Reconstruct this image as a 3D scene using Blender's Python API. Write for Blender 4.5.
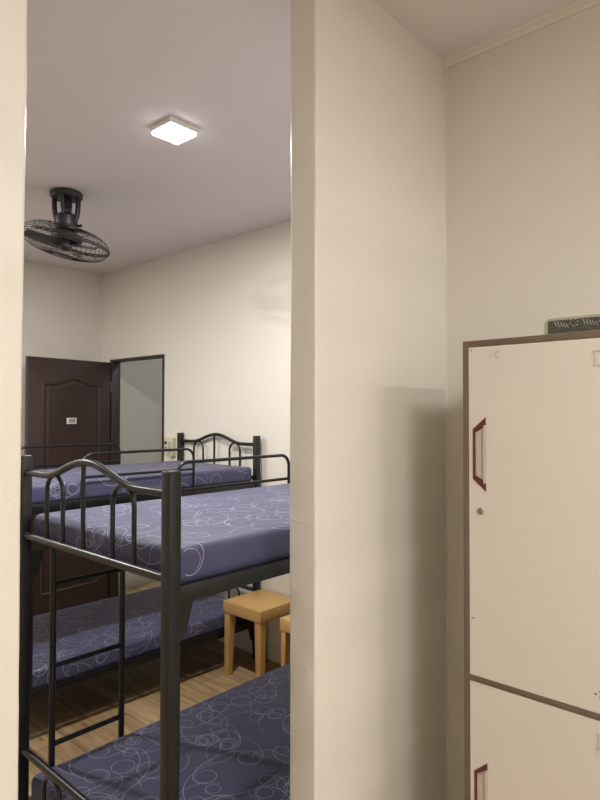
import bpy, bmesh, math, random
from mathutils import Vector, Matrix
random.seed(7)
D = bpy.data
for o in list(D.objects): D.objects.remove(o)
scn = bpy.context.scene
COL = scn.collection
R = math.radians

# ---------------------------------------------------------------- camera
F_PX = 610.66
yaw, pitch, roll = R(42.256), R(1.26), R(0.098)
Fv = Vector((-math.sin(yaw)*math.cos(pitch), math.cos(yaw)*math.cos(pitch), math.sin(pitch)))
Rv = Vector((math.cos(yaw), math.sin(yaw), 0)); Uv = Rv.cross(Fv)
R2 = Rv*math.cos(roll) + Uv*math.sin(roll); U2 = -Rv*math.sin(roll) + Uv*math.cos(roll)
cd = D.cameras.new('camera'); cam = D.objects.new('camera', cd); COL.objects.link(cam)
cd.sensor_fit = 'VERTICAL'; cd.sensor_height = 36; cd.lens = F_PX/800*36
cd.clip_start = 0.02; cd.clip_end = 60
M = Matrix.Identity(4)
for i in range(3):
    M[i][0] = R2[i]; M[i][1] = U2[i]; M[i][2] = -Fv[i]
M[0][3], M[1][3], M[2][3] = 0, 0, 1.6
cam.matrix_world = M
scn.camera = cam

# ---------------------------------------------------------------- world, exposure, light strengths
w = D.worlds.new('world'); scn.world = w; w.use_nodes = True
w.node_tree.nodes['Background'].inputs[0].default_value = (0.5, 0.5, 0.55, 1)
w.node_tree.nodes['Background'].inputs[1].default_value = 0.03
vs = scn.view_settings
scn.display_settings.display_device = 'sRGB'
vs.view_transform = 'Standard'; vs.look = 'None'; vs.gamma = 1; vs.use_curve_mapping = False
vs.exposure = 0.0
BUNK_LAMP = 44.0        # ceiling panel over the bunks
BUNK_LAMP2 = 50.0       # second panel further along the bunk room
ALCOVE_LAMP = 27.0      # panel on the locker side
ENTRY_FILL = 44.0         # unseen fill panel added on the locker side, softens the locker shadow
HALL_LAMP = 10.0
WARM = (1.0, 0.975, 0.93)
NEUT = (1.0, 0.97, 0.93)

# ---------------------------------------------------------------- dimensions (metres)
H = 2.832
XP, TH = -1.046, 0.094            # partition face on the locker side, its thickness
YE, YN = 1.212, 0.452             # opening between the two partition pieces
YW = 1.9026                       # alcove back wall
YF, XF = 2.831, -4.96             # bunk room far wall and left wall
DX0, DX1, DH = -4.80, -4.011, 2.065
XE, YB = 2.6, -1.7               # right wall, wall behind

# ---------------------------------------------------------------- materials
def lin(c):
    return tuple(((x/255)/12.92 if x/255 <= .04045 else (((x/255)+.055)/1.055)**2.4) for x in c) + (1,)
def mat(name, rgb, rough=.5, metal=0, spec=.5, bump=None, var=None, coat=0, sheen=0):
    m = D.materials.new(name); m.use_nodes = True
    nt = m.node_tree; b = nt.nodes['Principled BSDF']; c = lin(rgb)
    b.inputs['Base Color'].default_value = c
    b.inputs['Roughness'].default_value = rough; b.inputs['Metallic'].default_value = metal
    b.inputs['Specular IOR Level'].default_value = spec
    b.inputs['Coat Weight'].default_value = coat
    b.inputs['Sheen Weight'].default_value = sheen
    tc = nt.nodes.new('ShaderNodeTexCoord')
    if var:
        n = nt.nodes.new('ShaderNodeTexNoise'); n.inputs['Scale'].default_value = var[0]; n.inputs['Detail'].default_value = 5
        nt.links.new(tc.outputs['Object'], n.inputs['Vector'])
        r = nt.nodes.new('ShaderNodeValToRGB'); r.color_ramp.elements[0].position = .3; r.color_ramp.elements[1].position = .7
        r.color_ramp.elements[0].color = tuple(x*(1-var[1]) for x in c[:3])+(1,)
        r.color_ramp.elements[1].color = tuple(min(1, x*(1+var[1])) for x in c[:3])+(1,)
        nt.links.new(n.outputs['Fac'], r.inputs[0]); nt.links.new(r.outputs[0], b.inputs['Base Color'])
    if bump:
        prev = None
        for sc, st, dist in bump:
            n = nt.nodes.new('ShaderNodeTexNoise'); n.inputs['Scale'].default_value = sc; n.inputs['Detail'].default_value = 4
            nt.links.new(tc.outputs['Object'], n.inputs['Vector'])
            bp = nt.nodes.new('ShaderNodeBump'); bp.inputs['Strength'].default_value = st; bp.inputs['Distance'].default_value = dist
            nt.links.new(n.outputs['Fac'], bp.inputs['Height'])
            if prev: nt.links.new(prev.outputs[0], bp.inputs['Normal'])
            prev = bp
        nt.links.new(prev.outputs[0], b.inputs['Normal'])
    return m

def wall_mat(name, rgb, rough=.38, streak=.35):
    """hand-troweled semi-gloss paint with a few ridges"""
    m = mat(name, rgb, rough, bump=[(1.6, .35, .02), (9, .18, .004), (60, .06, .001)], var=(1.2, .035))
    nt = m.node_tree; b = nt.nodes['Principled BSDF']
    last = b.inputs['Normal'].links[0].from_node
    tc = [n for n in nt.nodes if n.type == 'TEX_COORD'][0]
    mp = nt.nodes.new('ShaderNodeMapping'); mp.inputs['Scale'].default_value = (1.1, 1.1, 1.6)
    nt.links.new(tc.outputs['Object'], mp.inputs[0])
    v = nt.nodes.new('ShaderNodeTexVoronoi'); v.feature = 'DISTANCE_TO_EDGE'; v.inputs['Scale'].default_value = .8
    nz = nt.nodes.new('ShaderNodeTexNoise'); nz.inputs['Scale'].default_value = 2
    mx = nt.nodes.new('ShaderNodeVectorMath'); mx.operation = 'ADD'
    nt.links.new(mp.outputs[0], nz.inputs['Vector']); nt.links.new(mp.outputs[0], mx.inputs[0]); nt.links.new(nz.outputs['Color'], mx.inputs[1])
    nt.links.new(mx.outputs[0], v.inputs['Vector'])
    mr = nt.nodes.new('ShaderNodeMapRange'); mr.inputs['From Max'].default_value = .012; mr.inputs['To Min'].default_value = 1; mr.inputs['To Max'].default_value = 0
    nt.links.new(v.outputs['Distance'], mr.inputs['Value'])
    bp = nt.nodes.new('ShaderNodeBump'); bp.inputs['Strength'].default_value = streak; bp.inputs['Distance'].default_value = .0012
    nt.links.new(mr.outputs[0], bp.inputs['Height']); nt.links.new(last.outputs[0], bp.inputs['Normal'])
    nt.links.new(bp.outputs[0], b.inputs['Normal'])
    return m

m_wall = wall_mat('cream_paint', (222, 217, 208))
m_wall_far = wall_mat('cream_paint_far', (226, 221, 211), .33, .1)
m_ceil = mat('ceiling_paint', (224, 220, 224), .8, bump=[(30, .05, .001)])
m_hall = mat('hall_paint', (192, 191, 184), .6)
m_metal = mat('charcoal_metal', (18, 21, 23), .32, .0, .5, bump=[(180, .05, .0005)])
m_black = mat('black_plastic', (32, 35, 42), .45)
m_blade = mat('grey_plastic_blade', (72, 72, 74), .4)
m_wire = mat('dark_wire', (52, 48, 46), .4, .5)
m_sheet = mat('blue_grey_sheet', (66, 68, 99), .6, spec=.4, sheen=.15, bump=[(7, .25, .006), (45, .12, .0015)], var=(14, .06))
m_swirl = mat('swirl_print', (164, 166, 188), .6)
m_doorbrown = mat('dark_brown_door', (58, 42, 41), .38, bump=[(90, .06, .0006)], var=(5, .12))
m_frame = mat('dark_frame', (48, 36, 34), .45)
m_white = mat('white_plastic', (228, 226, 222), .4)
m_ink = mat('dark_ink', (40, 36, 38), .6)
m_cream_pl = mat('cream_plastic', (206, 200, 170), .4)
m_greyblock = mat('grey_plastic', (176, 168, 156), .5)
m_locker = mat('locker_white', (220, 214, 204), .42, bump=[(14, .06, .001)], var=(3, .02))
m_lockframe = mat('locker_brown_edge', (114, 96, 82), .5, var=(30, .08))
m_maroon = mat('maroon_plastic', (98, 40, 43), .35)
m_plate = mat('pale_plate', (208, 200, 188), .35)
m_steel = mat('lock_steel', (150, 148, 140), .3, .9)
m_emb = mat('embossed_cream', (204, 194, 178), .4)
m_holes = mat('vent_black', (20, 18, 16), .8)
m_casedark = mat('dark_case', (76, 76, 70), .5, var=(60, .3))
m_caserim = mat('pale_case_rim', (176, 172, 154), .35)
m_hinge = mat('hinge_metal', (92, 86, 82), .4, .7)

def wood_mat(name, c1, c2, axis='X', scale=1.0, plank=False):
    m = D.materials.new(name); m.use_nodes = True; nt = m.node_tree; b = nt.nodes['Principled BSDF']
    b.inputs['Roughness'].default_value = .42
    tc = nt.nodes.new('ShaderNodeTexCoord'); mp = nt.nodes.new('ShaderNodeMapping')
    s = {'X': (1.2, 14, 14), 'Y': (14, 1.2, 14), 'Z': (14, 14, 1.2)}[axis]
    mp.inputs['Scale'].default_value = tuple(x*scale for x in s)
    nt.links.new(tc.outputs['Object'], mp.inputs[0])
    n = nt.nodes.new('ShaderNodeTexNoise'); n.inputs['Scale'].default_value = 2; n.inputs['Detail'].default_value = 7; n.inputs['Distortion'].default_value = .8
    nt.links.new(mp.outputs[0], n.inputs['Vector'])
    r = nt.nodes.new('ShaderNodeValToRGB'); r.color_ramp.elements[0].position = .32; r.color_ramp.elements[1].position = .66
    r.color_ramp.elements[0].color = lin(c2); r.color_ramp.elements[1].color = lin(c1)
    nt.links.new(n.outputs['Fac'], r.inputs[0])
    out = r.outputs[0]
    if plank:
        br = nt.nodes.new('ShaderNodeTexBrick'); br.inputs['Scale'].default_value = 1
        br.inputs['Brick Width'].default_value = 1.22; br.inputs['Row Height'].default_value = .165
        br.inputs['Mortar Size'].default_value = .0022; br.inputs['Mortar Smooth'].default_value = 0; br.offset = .37
        br.inputs['Color1'].default_value = (1, 1, 1, 1); br.inputs['Color2'].default_value = (.78, .76, .74, 1); br.inputs['Mortar'].default_value = (.3, .24, .2, 1)
        nt.links.new(tc.outputs['Object'], br.inputs['Vector'])
        mx = nt.nodes.new('ShaderNodeMix'); mx.data_type = 'RGBA'; mx.blend_type = 'MULTIPLY'; mx.inputs[0].default_value = 1
        nt.links.new(out, mx.inputs[6]); nt.links.new(br.outputs['Color'], mx.inputs[7]); out = mx.outputs[2]
        # knots
        mp2 = nt.nodes.new('ShaderNodeMapping'); mp2.inputs['Scale'].default_value = (3.2, 7.5, 1)
        nt.links.new(tc.outputs['Object'], mp2.inputs[0])
        v = nt.nodes.new('ShaderNodeTexVoronoi'); v.inputs['Scale'].default_value = 1.3
        nt.links.new(mp2.outputs[0], v.inputs['Vector'])
        mr = nt.nodes.new('ShaderNodeMapRange'); mr.inputs['From Min'].default_value = .05; mr.inputs['From Max'].default_value = .16
        mr.inputs['To Min'].default_value = .75; mr.inputs['To Max'].default_value = 0
        nt.links.new(v.outputs['Distance'], mr.inputs['Value'])
        mk = nt.nodes.new('ShaderNodeMix'); mk.data_type = 'RGBA'; mk.inputs[7].default_value = lin((92, 62, 38))
        nt.links.new(mr.outputs[0], mk.inputs[0]); nt.links.new(out, mk.inputs[6]); out = mk.outputs[2]
    nt.links.new(out, b.inputs['Base Color'])
    return m
m_floor = wood_mat('plank_floor', (190, 164, 126), (154, 126, 92), 'X', 1, True)
m_birch = wood_mat('birch_wood', (206, 168, 106), (190, 150, 90), 'X', 1.0)
m_birch_v = wood_mat('birch_wood_upright', (212, 172, 108), (192, 150, 90), 'Z', 1.0)

def emit_mat(name, col, s):
    m = D.materials.new(name); m.use_nodes = True; b = m.node_tree.nodes['Principled BSDF']
    b.inputs['Base Color'].default_value = (.9, .9, .9, 1)
    b.inputs['Emission Color'].default_value = col + (1,); b.inputs['Emission Strength'].default_value = s
    return m
m_diff = emit_mat('lamp_diffuser', (1, .97, .92), 9)

# ---------------------------------------------------------------- mesh helper
class MB:
    def __init__(s): s.v = []; s.f = []; s.mi = []; s.sm = []
    def add(s, vs, fs, mi=0, smooth=False):
        o = len(s.v); s.v += [tuple(v) for v in vs]
        for f in fs: s.f.append([i+o for i in f]); s.mi.append(mi); s.sm.append(smooth)
    def box(s, x0, x1, y0, y1, z0, z1, mi=0, bev=0, seg=2):
        if bev:
            bm = bmesh.new(); bmesh.ops.create_cube(bm, size=1)
            for v in bm.verts:
                v.co = Vector(((x0+x1)/2+v.co.x*(x1-x0), (y0+y1)/2+v.co.y*(y1-y0), (z0+z1)/2+v.co.z*(z1-z0)))
            bmesh.ops.bevel(bm, geom=bm.edges[:], offset=bev, segments=seg, profile=.5, affect='EDGES')
            s.from_bm(bm, mi, True); bm.free(); return
        s.add([(x0,y0,z0),(x1,y0,z0),(x1,y1,z0),(x0,y1,z0),(x0,y0,z1),(x1,y0,z1),(x1,y1,z1),(x0,y1,z1)],
              [(0,3,2,1),(4,5,6,7),(0,1,5,4),(1,2,6,5),(2,3,7,6),(3,0,4,7)], mi)
    def from_bm(s, bm, mi=0, smooth=False):
        bm.verts.index_update()
        s.add([v.co[:] for v in bm.verts], [[v.index for v in f.verts] for f in bm.faces], mi, smooth)
    def tube(s, pts, r, n=8, mi=0, closed=False):
        pts = [Vector(p) for p in pts]; N = len(pts)
        t0 = (pts[1]-pts[0]).normalized()
        up = Vector((0,0,1)) if abs(t0.z) < .9 else Vector((1,0,0))
        nrm = (up - t0*up.dot(t0)).normalized(); vs = []
        for i, p in enumerate(pts):
            if closed: t = (pts[(i+1) % N]-pts[i-1]).normalized()
            else: t = (pts[min(i+1,N-1)]-pts[max(i-1,0)]).normalized()
            nrm = (nrm - t*nrm.dot(t)).normalized(); bn = t.cross(nrm)
            rr = r[i] if isinstance(r, (list, tuple)) else r
            for k in range(n):
                a = 2*math.pi*k/n; vs.append(p + nrm*math.cos(a)*rr + bn*math.sin(a)*rr)
        fs = []
        for i in range(N if closed else N-1):
            j = (i+1) % N
            for k in range(n): fs.append((i*n+k, i*n+(k+1) % n, j*n+(k+1) % n, j*n+k))
        if not closed: fs += [tuple(range(n))[::-1], tuple((N-1)*n+k for k in range(n))]
        s.add(vs, fs, mi, True)
    def lathe(s, prof, n=32, mi=0, M=None, smooth=True):
        vs = []; fs = []
        for r, z in prof:
            for k in range(n):
                a = 2*math.pi*k/n; v = Vector((r*math.cos(a), r*math.sin(a), z))
                vs.append(M @ v if M else v)
        for i in range(len(prof)-1):
            for k in range(n): fs.append((i*n+k, i*n+(k+1) % n, (i+1)*n+(k+1) % n, (i+1)*n+k))
        fs += [tuple(range(n))[::-1], tuple((len(prof)-1)*n+k for k in range(n))]
        s.add(vs, fs, mi, smooth)
    def prism(s, poly, f, mi=0, smooth=False):
        """poly: 2-D points; f(u, v, side) -> 3-D for side 0 / 1"""
        n = len(poly); vs = [f(u, v, 0) for u, v in poly] + [f(u, v, 1) for u, v in poly]
        s.add(vs, [tuple(range(n))[::-1], tuple(range(n, 2*n))] + [(i, (i+1) % n, n+(i+1) % n, n+i) for i in range(n)], mi, smooth)
    def build(s, name, mats, parent=None, loc=(0,0,0), fix=True):
        me = D.meshes.new(name); me.from_pydata(s.v, [], s.f)
        for m in (mats if isinstance(mats, (list, tuple)) else [mats]): me.materials.append(m)
        me.polygons.foreach_set('material_index', s.mi); me.polygons.foreach_set('use_smooth', s.sm)
        if fix:
            bm = bmesh.new(); bm.from_mesh(me); bmesh.ops.recalc_face_normals(bm, faces=bm.faces[:]); bm.to_mesh(me); bm.free()
        if any(s.sm):
            try: me.set_sharp_from_angle(angle=R(42))
            except Exception: pass
        o = D.objects.new(name, me); COL.objects.link(o); o.location = loc
        if parent: o.parent = parent
        return o
def tag(o, label=None, cat=None, group=None, kind=None):
    if label: o['label'] = label
    if cat: o['category'] = cat
    if group: o['group'] = group
    if kind: o['kind'] = kind
    return o
def empty(name, loc, rz=0, **k):
    o = D.objects.new(name, None); COL.objects.link(o); o.location = loc; o.rotation_euler = (0,0,rz); o.empty_display_size = .1
    return tag(o, **k)
def struct(o): o['kind'] = 'structure'; return o
def copy_tree(o, parent=None):
    c = o.copy(); COL.objects.link(c); c.parent = parent
    for ch in [x for x in D.objects if x.parent == o]: copy_tree(ch, c)
    return c
def spline(pts, n=10):
    P = [Vector(p) for p in pts]; P = [P[0]*2-P[1]] + P + [P[-1]*2-P[-2]]; out = []
    for i in range(1, len(P)-2):
        for k in range(n):
            t = k/n; a, b, c, d = P[i-1:i+3]
            out.append(.5*((2*b)+(c-a)*t+(2*a-5*b+4*c-d)*t*t+(3*b-a-3*c+d)*t**3))
    out.append(P[-2]); return out
def text_mb(mb, txt, size, f, mi=0, depth=.001):
    cu = D.curves.new('tmp', 'FONT'); cu.body = txt; cu.size = size; cu.align_x = 'CENTER'; cu.align_y = 'CENTER'; cu.extrude = depth/2; cu.offset = size*.02
    ob = D.objects.new('tmp', cu); COL.objects.link(ob)
    dg = bpy.context.evaluated_depsgraph_get(); me = D.meshes.new_from_object(ob.evaluated_get(dg))
    mb.add([f(v.co) for v in me.vertices], [tuple(p.vertices) for p in me.polygons], mi)
    D.objects.remove(ob); D.curves.remove(cu); D.meshes.remove(me)

# ---------------------------------------------------------------- the room shell
m = MB(); m.box(XF-.12, XE+.12, YB-.12, 4.6, -.1, 0); struct(m.build('floor', m_floor))
m = MB(); m.box(XF-.12, XE+.12, YB-.12, 4.6, H, H+.1); struct(m.build('ceiling', m_ceil))
m = MB()
m.box(XF-.12, DX0, YF, YF+.06, 0, H); m.box(DX0, DX1, YF, YF+.06, DH, H); m.box(DX1, XP-TH, YF, YF+.06, 0, H)
struct(m.build('wall_far', m_wall_far))
m = MB(); m.box(XF-.12, XF, YB, YF, 0, H); struct(m.build('wall_left', m_wall_far))
m = MB(); m.box(XF-.12, XE+.12, YB-.12, YB, 0, H); struct(m.build('wall_back', m_wall))
m = MB(); m.box(XE, XE+.12, YB, YW, 0, H); struct(m.build('wall_right', m_wall))
m = MB(); m.box(XP, XE+.12, YW, YW+.1, 0, H); struct(m.build('wall_alcove', m_wall))
def bull(name, x0, x1, y0, y1):
    """partition piece with softly rounded, slightly uneven corners running floor to ceiling"""
    m = MB(); n = 5; b = .007; poly = []
    for cx, cy, a0 in ((x1-b, y1-b, 0), (x0+b, y1-b, 90), (x0+b, y0+b, 180), (x1-b, y0+b, 270)):
        for k in range(n+1):
            a = R(a0+90*k/n); poly.append((cx+b*math.cos(a), cy+b*math.sin(a)))
    rnd = random.Random(3); NZ = 90; N = len(poly); vs = []; fs = []
    for i in range(NZ+1):
        z = H*i/NZ
        for k, (x, y) in enumerate(poly):
            c = k//(n+1); j = .0011*math.sin(z*5+c*2)+rnd.uniform(-.0006, .0006)
            vs.append((x + (j if c in (1, 2) else -j)*.6, y + (j if c in (2, 3) else -j)*.6, z))
    for i in range(NZ):
        for k in range(N): fs.append((i*N+k, i*N+(k+1) % N, (i+1)*N+(k+1) % N, (i+1)*N+k))
    fs += [tuple(range(N))[::-1], tuple(NZ*N+k for k in range(N))]
    m.add(vs, fs, 0, True); return struct(m.build(name, m_wall))
bull('wall_partition', XP-TH, XP, YE, YF)
bull('wall_entry', XP-TH, XP, YB, YN)
# narrow crown moulding along the alcove back wall
m = MB(); m.prism([(0, H), (0, H-.026), (-.006, H-.026), (-.010, H-.018), (-.012, H-.004), (-.016, H)], lambda u, v, s: (XP if s == 0 else XE, YW+u, v))
struct(m.build('trim_1', m_wall))
# uneven caulk bead down the alcove corner
m = MB(); rnd = random.Random(9)
m.tube([(XP+.001, YW-.001, z*.04) for z in range(int(H/.04)+1)], [.0035+rnd.uniform(-.0012, .0012) for z in range(int(H/.04)+1)], 8)
struct(m.build('trim_3', m_wall))
# hall seen through the doorway
m = MB()
m.box(XF-.12, -2.6, 4.1, 4.2, 0, H)
struct(m.build('wall_hall', m_hall))
m = MB(); m.box(-2.7, -2.6, YF+.06, 4.1, 0, H); struct(m.build('wall_hall_end', m_hall))
m = MB(); m.box(XF-.12, XF, YF+.06, 4.1, 0, H); struct(m.build('wall_hall_side', m_hall))
# dark door frame
m = MB(); fw, fd = .034, .012
m.box(DX0, DX0+fw, YF-fd, YF+.06+fd, 0, DH, bev=.003); m.box(DX1-fw*.45, DX1, YF-fd, YF+.06+fd, 0, DH, bev=.003)
m.box(DX0+fw, DX1-fw*.45, YF-fd, YF+.06+fd, DH-.022, DH, bev=.003)
struct(m.build('trim_2', m_frame))

# ---------------------------------------------------------------- open panelled door leaf, hinged on the left jamb
LW, LH, LT = .755, 2.03, .038
dl = empty('door_1', (DX0+.024, YF-.018, .008), R(-84)); struct(dl)   # local +x runs along the leaf away from the hinge
m = MB(); m.box(0, LW, -LT, 0, 0, LH, bev=.002); m.build('door_leaf', m_doorbrown, dl)
def arch(x0, x1, z0, z1, rise):
    pts = [(x0, z0), (x1, z0), (x1, z1)]
    for k in range(1, 24):
        t = k/24; x = x1+(x0-x1)*t
        q = max(0, min(1, (t-.14)/.72)); e = (.5-.5*math.cos(2*math.pi*q))**.8; pts.append((x, z1+rise*e))
    pts.append((x0, z1)); return pts
def panel(name, x0, x1, z0, z1, rise):
    """raised moulding loop with a raised field inside, on the face towards the room (local +y)"""
    m = MB(); out = arch(x0, x1, z0, z1, rise)
    cx = (x0+x1)/2; cz = (z0+z1)/2
    def off(p, d):
        return (p[0] + (d if p[0] < cx else -d)*min(1, abs(p[0]-cx)/((x1-x0)/2)*1.0), p[1] + (d if p[1] < cz else -d))
    loops = [(0, 0), (.006, .008), (.014, .009), (.022, .001), (.034, .001), (.055, .007)]
    vs = []; n = len(out); fs = []
    for d, h in loops:
        for p in out:
            q = off(p, d); vs.append((q[0], h, q[1]))
    for i in range(len(loops)-1):
        for k in range(n): fs.append((i*n+k, i*n+(k+1) % n, (i+1)*n+(k+1) % n, (i+1)*n+k))
    fs.append(tuple((len(loops)-1)*n+k for k in range(n)))
    m.add(vs, fs, 0, False); return m.build(name, m_doorbrown, dl)
panel('door_panel', .10, LW-.12, .98, 1.835, .047)
panel('door_panel', .10, LW-.12, .16, .84, .0)
m = MB(); m.box(.335, .425, .0065, .0095, 1.503, 1.553, 0, bev=.001)
text_mb(m, '303', .040, lambda c: (.380-c.x, .0098+c.z, 1.528+c.y), 1)
m.build('number_plate', [m_white, m_ink], dl)['label'] = 'white number plate reading 303'
m = MB()
for sx in (0,):
    m.lathe([(.011, 0), (.011, .012), (.02, .018), (.026, .03), (.024, .05), (.01, .055)], 20, M=Matrix.Translation((LW-.06, 0, .98)) @ Matrix.Rotation(R(-90), 4, 'X'))
m.build('door_knob', m_steel, dl)
for z in (.25, 1.03, 1.82):
    m = MB(); m.tube([(-.006, .006, z-.045), (-.006, .006, z+.045)], .006, 10); m.box(-.004, .022, 0, .002, z-.045, z+.045); m.build('hinge', m_hinge, dl)

# ---------------------------------------------------------------- ceiling lamps
def panel_lamp(x, y, power, label, col, half=.074):
    t = empty('ceiling_lamp', (x, y, H), label=label, cat='ceiling light')
    m = MB(); h = half
    m.box(-h, h, -h, h, -.024, 0, bev=.003); m.build('lamp_housing', m_white, t)
    m = MB(); m.box(-h+.006, h-.006, -h+.006, h-.006, -.0365, -.0235, bev=.004); m.build('diffuser', m_diff, t)
    ld = D.lights.new('lamp_light', 'AREA'); ld.shape = 'SQUARE'; ld.size = 2*h-.02; ld.energy = power; ld.color = col
    lo = D.objects.new('lamp_light', ld); COL.objects.link(lo); lo.parent = t; lo.location = (0, 0, -.0395)
    return t
panel_lamp(-2.153, 1.562, BUNK_LAMP, 'lit square white ceiling panel above the bunk beds', NEUT)
panel_lamp(-3.95, .55, BUNK_LAMP2, 'square ceiling panel further left in the bunk room, beyond the fan', NEUT)
t = empty('ceiling_batten', (1.9, 1.30, H), label='long ceiling light on the locker side of the partition', cat='ceiling light')
m = MB(); m.box(-.12, .12, -.47, .47, -.04, 0, bev=.004); m.build('lamp_housing', m_white, t)
m = MB(); m.box(-.15, .15, -.45, .45, -.06, -.041, bev=.008); m.build('diffuser', m_diff, t)
ld = D.lights.new('batten_light', 'AREA'); ld.shape = 'RECTANGLE'; ld.size = .3; ld.size_y = .9; ld.energy = ALCOVE_LAMP; ld.color = WARM
lo = D.objects.new('batten_light', ld); COL.objects.link(lo); lo.parent = t; lo.location = (0, 0, -.062)
panel_lamp(.95, .25, ENTRY_FILL, 'large unseen fill panel added on the ceiling beside the camera in the locker room', WARM, .3)
panel_lamp(-3.6, 3.5, HALL_LAMP, 'square ceiling panel in the hall behind the doorway', (1, 1, .97))

# ---------------------------------------------------------------- ceiling fan
fan = empty('ceiling_fan', (-3.246, 1.628, H), label='black caged fan hanging tilted from the bunk room ceiling', cat='fan')
m = MB(); m.lathe([(.078, 0), (.087, -.004), (.087, -.026), (.080, -.034), (.03, -.036)], 40); m.build('mount_plate', m_black, fan)
m = MB()
side = Vector((Rv.x, Rv.y, 0))
for s in (-1, 1):
    pts = [side*s*.066+Vector((0,0,-.03)), side*s*.066+Vector((0,0,-.08)), side*s*.060+Vector((0,0,-.13)), side*s*.045+Vector((0,0,-.18))]
    m.tube(spline(pts, 6), .014, 10)
pv = Vector((-side.y, side.x, 0))
for s in (-1, 1):
    pts = [pv*s*.06+Vector((0,0,-.03)), pv*s*.05+Vector((0,0,-.09)), pv*s*.03+Vector((0,0,-.17))]
    m.tube(spline(pts, 6), .011, 10)
m.build('bracket', m_black, fan)
m = MB(); m.lathe([(.022, -.03), (.03, -.04), (.032, -.085), (.018, -.09), (.018, -.12), (.034, -.125)], 24); m.build('swivel_gearbox', m_greyblock if False else m_black, fan)
m = MB(); m.lathe([(.04, -.12), (.058, -.135), (.062, -.18), (.056, -.205), (.03, -.225)], 28); m.tube([side*.05+Vector((0,0,-.19)), side*.088+Vector((0,0,-.186))], .008, 10); m.build('motor_housing', m_black, fan)
# cage frame of reference
tilt = R(12)
nz = (Vector((0,0,1))*math.cos(tilt) + side*math.sin(tilt)).normalized()
nx = (side - nz*side.dot(nz)).normalized(); ny = nz.cross(nx)
CM = Matrix((( nx.x, ny.x, nz.x, 0), (nx.y, ny.y, nz.y, 0), (nx.z, ny.z, nz.z, -.278), (0,0,0,1)))
cage = MB(); RC = .236
def dome(t, sgn):   # t 0 centre .. 1 rim
    r = .05+(RC-.05)*t
    z = .075*math.sqrt(max(0, 1-((r-.0)/RC)**2.6))
    return r, z*sgn
for sgn in (1, -1):
    for k in range(44):
        a0 = 2*math.pi*k/44; pts = []
        for i in range(15):
            t = i/14; r, z = dome(t, sgn); a = a0 + .75*t*sgn
            pts.append(CM @ Vector((r*math.cos(a), r*math.sin(a), z + sgn*.004)))
        cage.tube(pts, .00095, 4)
    for rr, w_ in ((.05, .003), (.115, .0016), (.18, .0016)):
        t = (rr-.05)/(RC-.05); r, z = dome(t, sgn)
        cage.tube([CM @ Vector((r*math.cos(2*math.pi*k/56), r*math.sin(2*math.pi*k/56), z+sgn*.004)) for k in range(56)], w_, 6, closed=True)
for zz in (.005, -.005):
    cage.tube([CM @ Vector((RC*math.cos(2*math.pi*k/72), RC*math.sin(2*math.pi*k/72), zz)) for k in range(72)], .0042, 8, closed=True)
cage.lathe([(.055, .080), (.055, .072), (.02, .068)], 28, M=CM)
cage.lathe([(.052, -.074), (.052, -.082), (.01, -.086)], 28, M=CM)
cage.build('cage', m_wire, fan)
m = MB(); m.lathe([(.03, .062), (.075, .05), (.088, .028), (.08, .006), (.02, .003)], 30, M=CM); m.build('motor', m_black, fan)
m = MB(); m.lathe([(.01, .01), (.034, .004), (.036, -.03), (.028, -.045), (.004, -.05)], 26, M=CM); m.build('hub', m_black, fan)
for b in range(3):
    m = MB(); A = 2*math.pi*b/3 + 1.45; n = 12; top = []; bot = []
    for i in range(n+1):
        t = i/n; r = .03+.185*t
        wdt = (.020+.036*math.sin(math.pi*min(1, t*.86+.08))); sw = .25*t
        for j in range(5):
            u = (j/4-.5)*2; ang = A+sw; tx = r; ty = u*wdt
            x = tx*math.cos(ang)-ty*math.sin(ang); y = tx*math.sin(ang)+ty*math.cos(ang)
            z = -.018 + u*.020*(1-.3*t) - .006*(1-u*u)
            top.append(CM @ Vector((x, y, z+.0012))); bot.append(CM @ Vector((x, y, z-.0012)))
    L = len(top); fs = []
    for i in range(n):
        for j in range(4):
            a = i*5+j; fs += [(a, a+1, a+6, a+5), (L+a, L+a+5, L+a+6, L+a+1)]
    for i in range(n): fs += [(i*5, i*5+5, L+i*5+5, L+i*5), (i*5+4, L+i*5+4, L+i*5+9, i*5+9)]
    for j in range(4): fs += [(j, L+j, L+j+1, j+1), (n*5+j, n*5+j+1, L+n*5+j+1, L+n*5+j)]
    m.add(top+bot, fs, 0, True); m.build('blade', m_blade, fan)

# ---------------------------------------------------------------- bunk beds (local: foot end at -y, aisle side at -x)
BW, BL, PH, PS = .427, .925, 1.453, .019       # half width, half length (post centres), post height, half post size
def hoop(m, x0, x1, y, zb, zt, r):
    pts = [(x0, y, zb)]; rad = (x1-x0)/2; cx = (x0+x1)/2
    pts.append((x0, y, zt-rad-.04))
    for k in range(0, 13):
        a = math.pi - math.pi*k/12; pts.append((cx+rad*math.cos(a), y, zt-rad+rad*math.sin(a)))
    pts += [(x1, y, zt-rad-.04), (x1, y, zb)]
    m.tube(pts, r, 10)
bunk = empty('bunk_bed', (0,0,0))
for sx in (-1, 1):
    for sy in (-1, 1):
        m = MB(); x, y = sx*BW, sy*BL
        m.box(x-PS, x+PS, y-PS, y+PS, 0, PH, bev=.0045, seg=3); m.box(x-PS-.001, x+PS+.001, y-PS-.001, y+PS+.001, 0, .025, bev=.003)
        m.build('post', m_metal, bunk)
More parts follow.
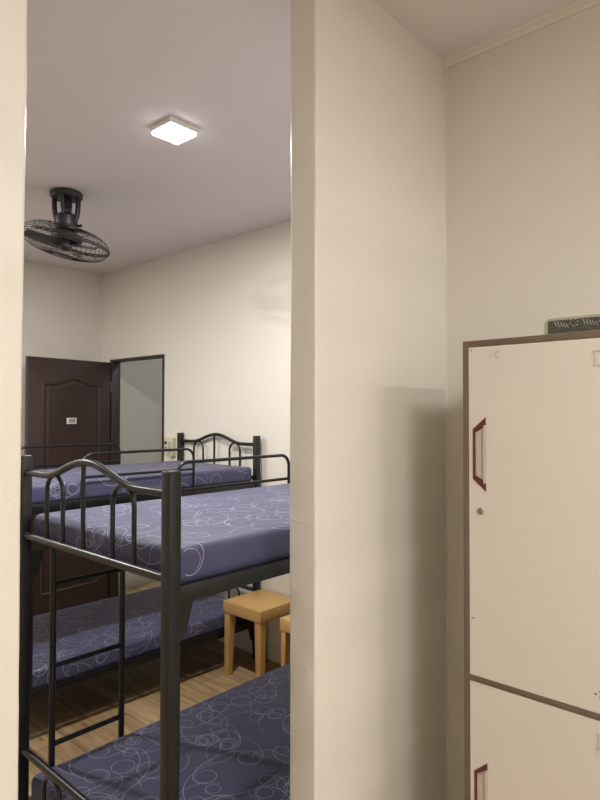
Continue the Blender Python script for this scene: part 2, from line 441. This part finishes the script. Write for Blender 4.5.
for sy, nm in ((-1, 'footboard'), (1, 'headboard')):
    y = sy*BL; m = MB()
    pts = [(-BW+PS, y, 1.394), (-.31, y, 1.394)]
    for k in range(25):
        x = -.27+.54*k/24; pts.append((x, y, 1.394+.057*(.5+.5*math.cos(math.pi*x/.27))**.9))
    pts += [(.31, y, 1.394), (BW-PS, y, 1.394)]
    m.tube(pts, .0115, 12)
    m.tube([(-BW+PS, y, 1.176), (BW-PS, y, 1.176)], .0125, 12)
    for s in (-1, 1):
        a, b = sorted((s*.148, s*.258)); hoop(m, a, b, y, 1.176, 1.398, .0072)
    m.tube([(-.02, y, 1.176), (-.02, y, 1.442)], .0072, 10)
    m.build(nm, m_metal, bunk)
    m = MB()
    m.tube([(-BW+PS, y, .442), (BW-PS, y, .442)], .0125, 12)
    m.tube([(-BW+PS, y, .225), (BW-PS, y, .225)], .0125, 12)
    for s in (-1, 1):
        a, b = sorted((s*.148, s*.258)); hoop(m, a, b, y, .225, .428, .0072)
    m.tube([(-.02, y, .225), (-.02, y, .442)], .0072, 10)
    m.build('lower_'+nm, m_metal, bunk)
for z, nm in ((1.135, 'upper_side_rail'), (.235, 'lower_side_rail')):
    for sx in (-1, 1):
        m = MB(); x = sx*BW; m.box(x-.012, x+.012, -BL+PS, BL-PS, z-.022, z+.022, bev=.002)
        for sy in (-1, 1):    # tapered corner gusset
            y0 = sy*(BL-PS)
            m.prism([(0, 0), (.05, 0), (.028, -.085), (0, -.085)], lambda u, v, s, y0=y0, sy=sy: (x-.004+.008*s, y0-sy*u, z-.02+v))
        m.build(nm, m_metal, bunk)
    m = MB()
    for k in range(12):
        y = -BL+.09+k*(2*BL-.18)/11; m.box(-BW+.012, BW-.012, y-.016, y+.016, z-.006, z+.012)
    m.build('slat_base', m_metal, bunk)
for sx in (-1, 1):
    m = MB(); x = sx*BW; a, b = -.280, .418; zt = 1.388; rr = .055; r = .0078
    pts = [(x, a, 1.14), (x, a, zt-rr)]
    pts += [(x, a+rr-rr*math.cos(R(15*k)), zt-rr+rr*math.sin(R(15*k))) for k in range(1, 7)]
    pts += [(x, b-rr+rr*math.sin(R(15*k)), zt-rr+rr*math.cos(R(15*k))) for k in range(0, 7)]
    pts += [(x, b, 1.14)]
    m.tube(pts, r, 10); m.tube([(x, a, 1.268), (x, b, 1.268)], r*.95, 10)
    m.build('guard_rail', m_metal, bunk)
m = MB(); xl = 0
for y in (-.818, -.538):
    m.tube([(0, y, .250), (0, y, 1.118)], .0115, 12)
m.build('ladder', m_metal, bunk, loc=(-BW, 0, 0))
lad = D.objects['ladder']
for z in (.985, .69, .412):
    m = MB(); m.tube([(0, -.818, z), (0, -.538, z)], .0095, 10); m.build('rung', m_metal, lad)
bunk.location = (-1.293-BW, .936+BL, 0)
tag(bunk, 'charcoal metal bunk bed nearest the opening, its ladder and arched end in front', 'bunk bed', 'metal bunk beds')
b2 = copy_tree(bunk)
A2 = R(-1.5); hx, hy = -2.914, 2.785
c = Vector((-BW, -BL, 0)); c.rotate(Matrix.Rotation(A2, 3, 'Z'))
b2.location = (hx+c.x, hy+c.y, 0); b2.rotation_euler = (0, 0, A2)
b2['label'] = 'charcoal metal bunk bed standing against the far wall beside the dark door'
for ch in D.objects:
    if ch.parent == b2 and ch.name.startswith('ladder'): ch.location.x = BW

# ---------------------------------------------------------------- mattresses with a swirl print
MX, MY, MT, MR = .414, .904, .100, .024
def fold(s, half):
    """distance s from the middle of the sheet -> (position, drop, outward, up) over a rounded edge"""
    sg = 1 if s >= 0 else -1; a = abs(s); fl = half-MR
    if a <= fl: return sg*a, 0, 0, 1
    a -= fl
    if a < math.pi/2*MR:
        q = a/MR; return sg*(fl+MR*math.sin(q)), MR*(1-math.cos(q)), sg*math.sin(q), math.cos(q)
    return sg*half, MR+(a-math.pi/2*MR), sg, 0
def sheet_pt(u, v):
    x, dx, nx_, ux = fold(u, MX); y, dy, ny_, uy = fold(v, MY)
    if dx > 0 and abs(v) > MY-MR-.004: return None
    if dy > 0 and abs(u) > MX-MR-.004: return None
    d = dx+dy
    if d > MT-MR*.7: return None
    n = Vector((nx_, ny_, min(ux, uy)))
    n.normalize(); return Vector((x, y, MT-d)) + n*.0009, n
def swirl(m, rnd, u, v, wdt=.0021):
    """one flourish: a long bend that tightens into a curl"""
    h = rnd.uniform(0, 2*math.pi); sg = rnd.choice((-1, 1))
    ka = rnd.uniform(4, 11); kc = rnd.uniform(21, 38); La = rnd.uniform(.16, .38); Lc = rnd.uniform(.85, 1.25)*2*math.pi/kc
    Lb = rnd.choice((0, 0, 1))*rnd.uniform(.08, .16); kb = -rnd.uniform(14, 24)
    L = La+Lb+Lc; n = int(L/.007); seg = []
    for i in range(n+1):
        t = i/n; q = t*L
        if q < Lb: k = sg*kb
        elif q < Lb+La: k = sg*(ka+(kc-ka)*max(0, (q-Lb)/La-.75)*2)
        else: k = sg*kc*(1+.25*(q-Lb-La)/Lc)
        h += k*L/n; du, dv = math.cos(h), math.sin(h); u += du*L/n; v += dv*L/n
        w_ = wdt*.5*(.55+.45*math.sin(math.pi*t))
        a = sheet_pt(u-dv*w_, v+du*w_); b = sheet_pt(u+dv*w_, v-du*w_)
        if a is None or b is None:
            if len(seg) > 2: flush(m, seg)
            seg = []; continue
        seg.append((a[0], b[0]))
    if len(seg) > 2: flush(m, seg)
def flush(m, seg):
    vs = [p for ab in seg for p in ab]
    m.add(vs, [(2*i, 2*i+1, 2*i+3, 2*i+2) for i in range(len(seg)-1)], 1)
def mattress_mesh(seed):
    m = MB(); rnd = random.Random(seed)
    bm = bmesh.new(); bmesh.ops.create_cube(bm, size=1)
    for v in bm.verts: v.co = Vector((v.co.x*2*MX, v.co.y*2*MY, MT/2+v.co.z*MT))
    bmesh.ops.bevel(bm, geom=bm.edges[:], offset=MR, segments=6, profile=.5, affect='EDGES')
    m.from_bm(bm, 0, True); bm.free()
    nb = len(m.f)
    nx_, ny_ = 10, 20
    for i in range(nx_):
        for j in range(ny_):
            u = -.5+(i+.5)/nx_*1.0 + rnd.uniform(-.05, .05); v = -1.0+(j+.5)/ny_*2.0 + rnd.uniform(-.05, .05)
            if rnd.random() < .78: swirl(m, rnd, u, v)
    return m
spec = [(bunk, 0, 1.158, 'blue-grey swirl-print mattress on the top bunk nearest the opening', 11, 0.0, 0),
        (bunk, 0, .258, 'blue-grey swirl-print mattress on the lowest bunk in the front foreground', 5, 0.0, 0),
        (b2, A2, 1.158, 'blue-grey swirl-print mattress on the top bunk beside the far wall', 11, 0, 0),
        (b2, A2, .258, 'blue-grey swirl-print mattress on the far bed\'s lower bunk, behind the ladder', 5, 0, 0)]
meshes = {}
for bed, a, z, lab, seed, dx, dy in spec:
    if seed not in meshes:
        o = mattress_mesh(seed).build('mattress', [m_sheet, m_swirl], fix=False); meshes[seed] = o
    else:
        o = meshes[seed].copy(); COL.objects.link(o)
    o.location = (bed.location.x+dx, bed.location.y+dy, z-.010); o.rotation_euler = (0, 0, a)
    tag(o, lab, 'mattress', 'swirl-print mattresses on the bunks')

# ---------------------------------------------------------------- stools
def make_stool():
    t = empty('stool', (0,0,0)); h = .165
    m = MB(); m.box(-h, h, -h, h, .380, .45, bev=.0035); m.build('seat', m_birch, t)
    for sx in (-1, 1):
        for sy in (-1, 1):
            m = MB(); a = h-.006; tw, bw = .052, .036; zt = .39
            vs = []
            for z, w_ in ((0, bw), (zt, tw)):
                for (p, q) in ((a, a), (a-w_, a), (a-w_, a-w_), (a, a-w_)): vs.append((sx*p, sy*q, z))
            m.add(vs, [(0,3,2,1),(4,5,6,7),(0,1,5,4),(1,2,6,5),(2,3,7,6),(3,0,4,7)])
            o = m.build('leg', m_birch_v, t)
            bv = o.modifiers.new('bevel', 'BEVEL'); bv.width = .003; bv.segments = 2
    return t
st = make_stool(); st.location = (-2.729, 2.649, 0)
tag(st, 'square light wood stool beside the far bed, whole seat top visible', 'stool', 'light wood stools by the far wall')
s2 = copy_tree(st); s2.location = (-2.2955, 2.652, 0); s2.scale = (.7, 1, 1)
s2['label'] = 'narrower light wood stool on the right, mostly hidden behind the partition edge'

# ---------------------------------------------------------------- outlet boxes on the far wall
m = MB(); ox = empty('wall_outlet', (-3.95, YF, 1.355), label='cream surface-mounted power outlet on the far wall beside the doorway', cat='outlet')
m.box(-.024, .024, -.028, 0, -.06, .06, bev=.004); m.build('outlet_box', m_cream_pl, ox)
m = MB(); m.box(-.014, .014, -.0295, -.027, .005, .028); m.build('socket_slot', m_ink, ox)
m = MB(); m.box(-.014, .014, -.0295, -.027, -.026, -.018); m.build('socket_slot', m_ink, ox)
tb = empty('breaker_box', (-3.887, YF, 1.345), label='pale grey electrical box on the far wall next to the bunk post', cat='electrical box')
m = MB(); m.box(-.031, .031, -.036, 0, -.075, .068, bev=.004); m.build('box_body', m_cream_pl, tb)
m = MB(); m.box(-.02, .022, -.041, -.035, -.05, .04, bev=.002); m.build('box_cover', m_greyblock, tb)

# ---------------------------------------------------------------- locker
LX0, LX1, LY0, LY1, LZ = -.763, -.205, 1.477, 1.885, 1.790
lk = empty('locker', ((LX0+LX1)/2, (LY0+LY1)/2, 0), label='tall cream two-door locker with brown edging against the alcove wall', cat='locker')
ox_, oy_ = lk.location.x, lk.location.y
def lc(x, y, z): return (x-ox_, y-oy_, z)
def lbox(m, x0, x1, y0, y1, z0, z1, mi=0, bev=0): m.box(x0-ox_, x1-ox_, y0-oy_, y1-oy_, z0, z1, mi, bev)
T = .016; DZ = .9195
m = MB()
lbox(m, LX0+.001, LX0+T-.001, LY0+.004, LY1, 0, LZ-.001); lbox(m, LX1-T+.001, LX1-.001, LY0+.004, LY1, 0, LZ-.001)
lbox(m, LX0+T, LX1-T, LY0+.004, LY1, LZ-T, LZ-.0005); lbox(m, LX0+T, LX1-T, LY0+.03, LY1, DZ-.006, DZ+.006)
lbox(m, LX0+T, LX1-T, LY0+.03, LY1, .03, .045); lbox(m, LX0+T, LX1-T, LY1-.006, LY1, .045, LZ-T)
m.build('carcass', m_locker, lk)
m = MB()
lbox(m, LX0, LX0+T, LY0, LY0+.006, 0, LZ, bev=.001); lbox(m, LX1-T, LX1, LY0, LY0+.006, 0, LZ, bev=.001)
lbox(m, LX0+T, LX1-T, LY0, LY0+.006, LZ-T, LZ, bev=.001); lbox(m, LX0+T, LX1-T, LY0, LY0+.03, DZ-.007, DZ+.007, bev=.001)
lbox(m, LX0+T, LX1-T, LY0, LY0+.03, 0, .045, bev=.001)
m.build('edge_trim', m_lockframe, lk)['label'] = 'brown edging around the doors'
def letter_D(x, z, h, y, mb, mi):
    """raised serif capital, a stem with serifs and a bowl"""
    wd = h*.62
    def b(x0, x1, z0, z1): mb.box(x0-ox_, x1-ox_, y-.0016-oy_, y-oy_, z0, z1, mi)
    b(x, x+wd*.7, z+h*.93, z+h); b(x, x+wd*.7, z, z+h*.07); b(x+wd*.16, x+wd*.34, z+h*.05, z+h*.95)
    pts = [(x+wd*.6, y-.0008, z+h*.965)] + [(x+wd*.6+wd*.42*math.sin(R(a)), y-.0008, z+h*.5+h*.465*math.cos(R(a))) for a in range(10, 171, 10)] + [(x+wd*.6, y-.0008, z+h*.035)]
    mb.tube([lc(*p) for p in pts], .0022, 6, mi)
def locker_door(z0, z1, hz, marks, vent):
    x0, x1 = LX0+T+.0015, LX1-T-.0015; y = LY0-.001; dth = .018
    dr = empty_part = None
    bm = bmesh.new()
    outer = [(x0, z0), (x1, z0), (x1, z1), (x0, z1)]
    hx0, hx1 = -.7345, -.699; a, bb = .064, .095
    hole = [(hx0, hz-a), (hx1, hz-bb), (hx1, hz+bb), (hx0, hz+a)]
    es = []
    for loop in (outer, hole):
        vs = [bm.verts.new(lc(px, y, pz)) for px, pz in loop]
        es += [bm.edges.new((vs[i], vs[(i+1) % 4])) for i in range(4)]
    bmesh.ops.triangle_fill(bm, use_beauty=True, edges=es)
    m = MB(); m.from_bm(bm, 0); bm.free()
    m.add([lc(px, yy, pz) for yy in (y, y+dth) for px, pz in outer], [(0,1,5,4),(1,2,6,5),(2,3,7,6),(3,0,4,7),(7,6,5,4)])
    d = m.build('door', [m_locker], lk)
    dep = .008
    inn = [(hx0+.0026, hz-a+.006), (hx1, hz-bb+.016), (hx1, hz+bb-.016), (hx0+.0026, hz+a-.006)]
    flo = [(hx0+.0036, hz-a+.009), (hx1, hz-bb+.020), (hx1, hz+bb-.020), (hx0+.0036, hz+a-.009)]
    V = []; Fc = []
    for loop, yy in ((hole, .0), (hole, -.0014), (inn, -.0014), (inn, .0), (flo, dep)):
        V += [lc(px, y+yy, pz) for px, pz in loop]
    for i in range(4):
        for k in (0, 2, 3): Fc.append((i*4+k, i*4+(k+1) % 4, (i+1)*4+(k+1) % 4, (i+1)*4+k))
    hd = MB(); hd.add(V, Fc); h = hd.build('handle', m_maroon, d); h['label'] = 'maroon trapezoid recessed handle'
    p = MB(); V = [lc(px, y+dep, pz) for px, pz in flo] + [lc(px, y+.0, pz) for px, pz in (inn[1], inn[2])]
    p.add(V, [(0, 1, 2, 3), (1, 4, 5, 2)])
    p.box(hx1-.008-ox_, hx1-.0005-ox_, y+.001-oy_, y+dep-oy_, hz-bb+.020, hz+bb-.020)
    p.build('handle_plate', m_plate, d)
    m = MB(); letter_D(-.4405, z1-.064, .036, y, m, 0); m.build('embossed_letter', m_emb, d)
    if marks:
        m = MB()
        for (cx, cz, rr) in ((-.668, z1-.022, .0085), (-.684, z1-.025, .005), (-.668, z1-.022, .0042)):
            m.tube([lc(cx+rr*math.cos(R(k)), y-.0002, cz+rr*math.sin(R(k))) for k in range(50, 320, 18)], .0011, 6)
        m.build('embossed_mark', m_emb, d)
    if vent:
        m = MB()
        for i, (px, pz) in enumerate([(-.4405, .9700), (-.4305, .9775), (-.4305, .9650), (-.4205, .985), (-.4205, .972), (-.4205, .958), (-.4105, .9775), (-.4105, .965), (-.4005, .97)]):
            m.lathe([(.0022, 0), (.0022, .0006)], 12, M=Matrix.Translation(lc(px, y+.0002, pz)) @ Matrix.Rotation(R(90), 4, 'X'))
        m.build('vent_holes', m_holes, d)
    # cam lock
    m = MB(); m.lathe([(.0085, 0), (.0085, .002), (.0068, .0035), (.002, .0036)], 22, M=Matrix.Translation(lc(-.7145, y, hz-.146)) @ Matrix.Rotation(R(90), 4, 'X'))
    m.box(-.7152-ox_, -.7138-ox_, y-.0042-oy_, y-.0034-oy_, hz-.150, hz-.142)
    m.build('cam_lock', m_steel, d)
    return d
locker_door(DZ+.0085, LZ-T-.0015, 1.496, True, True)
locker_door(.047, DZ-.0085, .622, False, False)
# scuffs on the upper door edge: small grey smudges
def smudge(x, z, w_, h_, parent):
    m = MB(); pts = []
    for k in range(14):
        a = 2*math.pi*k/14; r = 1+.35*math.sin(3*a+x*90); pts.append((x+w_*r*math.cos(a), z+h_*r*math.sin(a)))
    m.prism(pts, lambda u, v, s: lc(u, LY0-.0012+.0006*s, v)); return m.build('scuff', m_scuff, parent)
m_scuff = mat('scuff_grey', (150, 138, 124), .6)
updoor = [o for o in D.objects if o.parent == lk and o.name.startswith('door')][0]
smudge(-.735, 1.074, .005, .002, updoor); smudge(-.739, 1.010, .002, .001, updoor); smudge(-.738, 1.765, .0016, .003, updoor)

# ---------------------------------------------------------------- patterned case lying on the locker
cs = empty('patterned_case', (-.402, 1.557, LZ), 0, label='dark patterned flat case with pale rounded rim on the locker top', cat='case')
def rr_poly(w_, h_, r, n=6):
    P = []
    for cx, cz, a0 in ((w_-r, h_-r, 0), (-w_+r, h_-r, 90), (-w_+.004, .004, 180), (w_-.004, .004, 270)):
        q = r if a0 in (0, 90) else .004
        for k in range(n+1): a = R(a0+90*k/n); P.append((cx+q*math.cos(a), cz+q*math.sin(a)))
    return P
W2, H2 = .156, .040
m = MB(); m.prism(rr_poly(W2, H2, .016), lambda u, v, s: (u, -.06+.12*s, v)); m.build('case_shell', m_caserim, cs)['label'] = 'pale greyish rim and shell'
m = MB(); m.prism(rr_poly(W2-.011, H2-.006, .005), lambda u, v, s: (u, -.062+.004*s, v if v > .004 else .004)); m.build('front_panel', m_casedark, cs)
m = MB(); rnd = random.Random(4)
for fx in (-.085, -.02, .045, .11):
    for k in range(6):
        a = 2*math.pi*k/6; m.tube([(fx+.007*math.cos(a), -.0625, .026+.007*math.sin(a)), (fx+.011*math.cos(a+.4), -.0625, .026+.011*math.sin(a+.4))], .0009, 5)
    for k in range(5): x = fx-.045+k*.007; m.tube([(x, -.0625, .032-k*.002), (x+.005, -.0625, .020-k*.0015)], .0008, 5)
m.build('floral_print', m_caserim, cs)
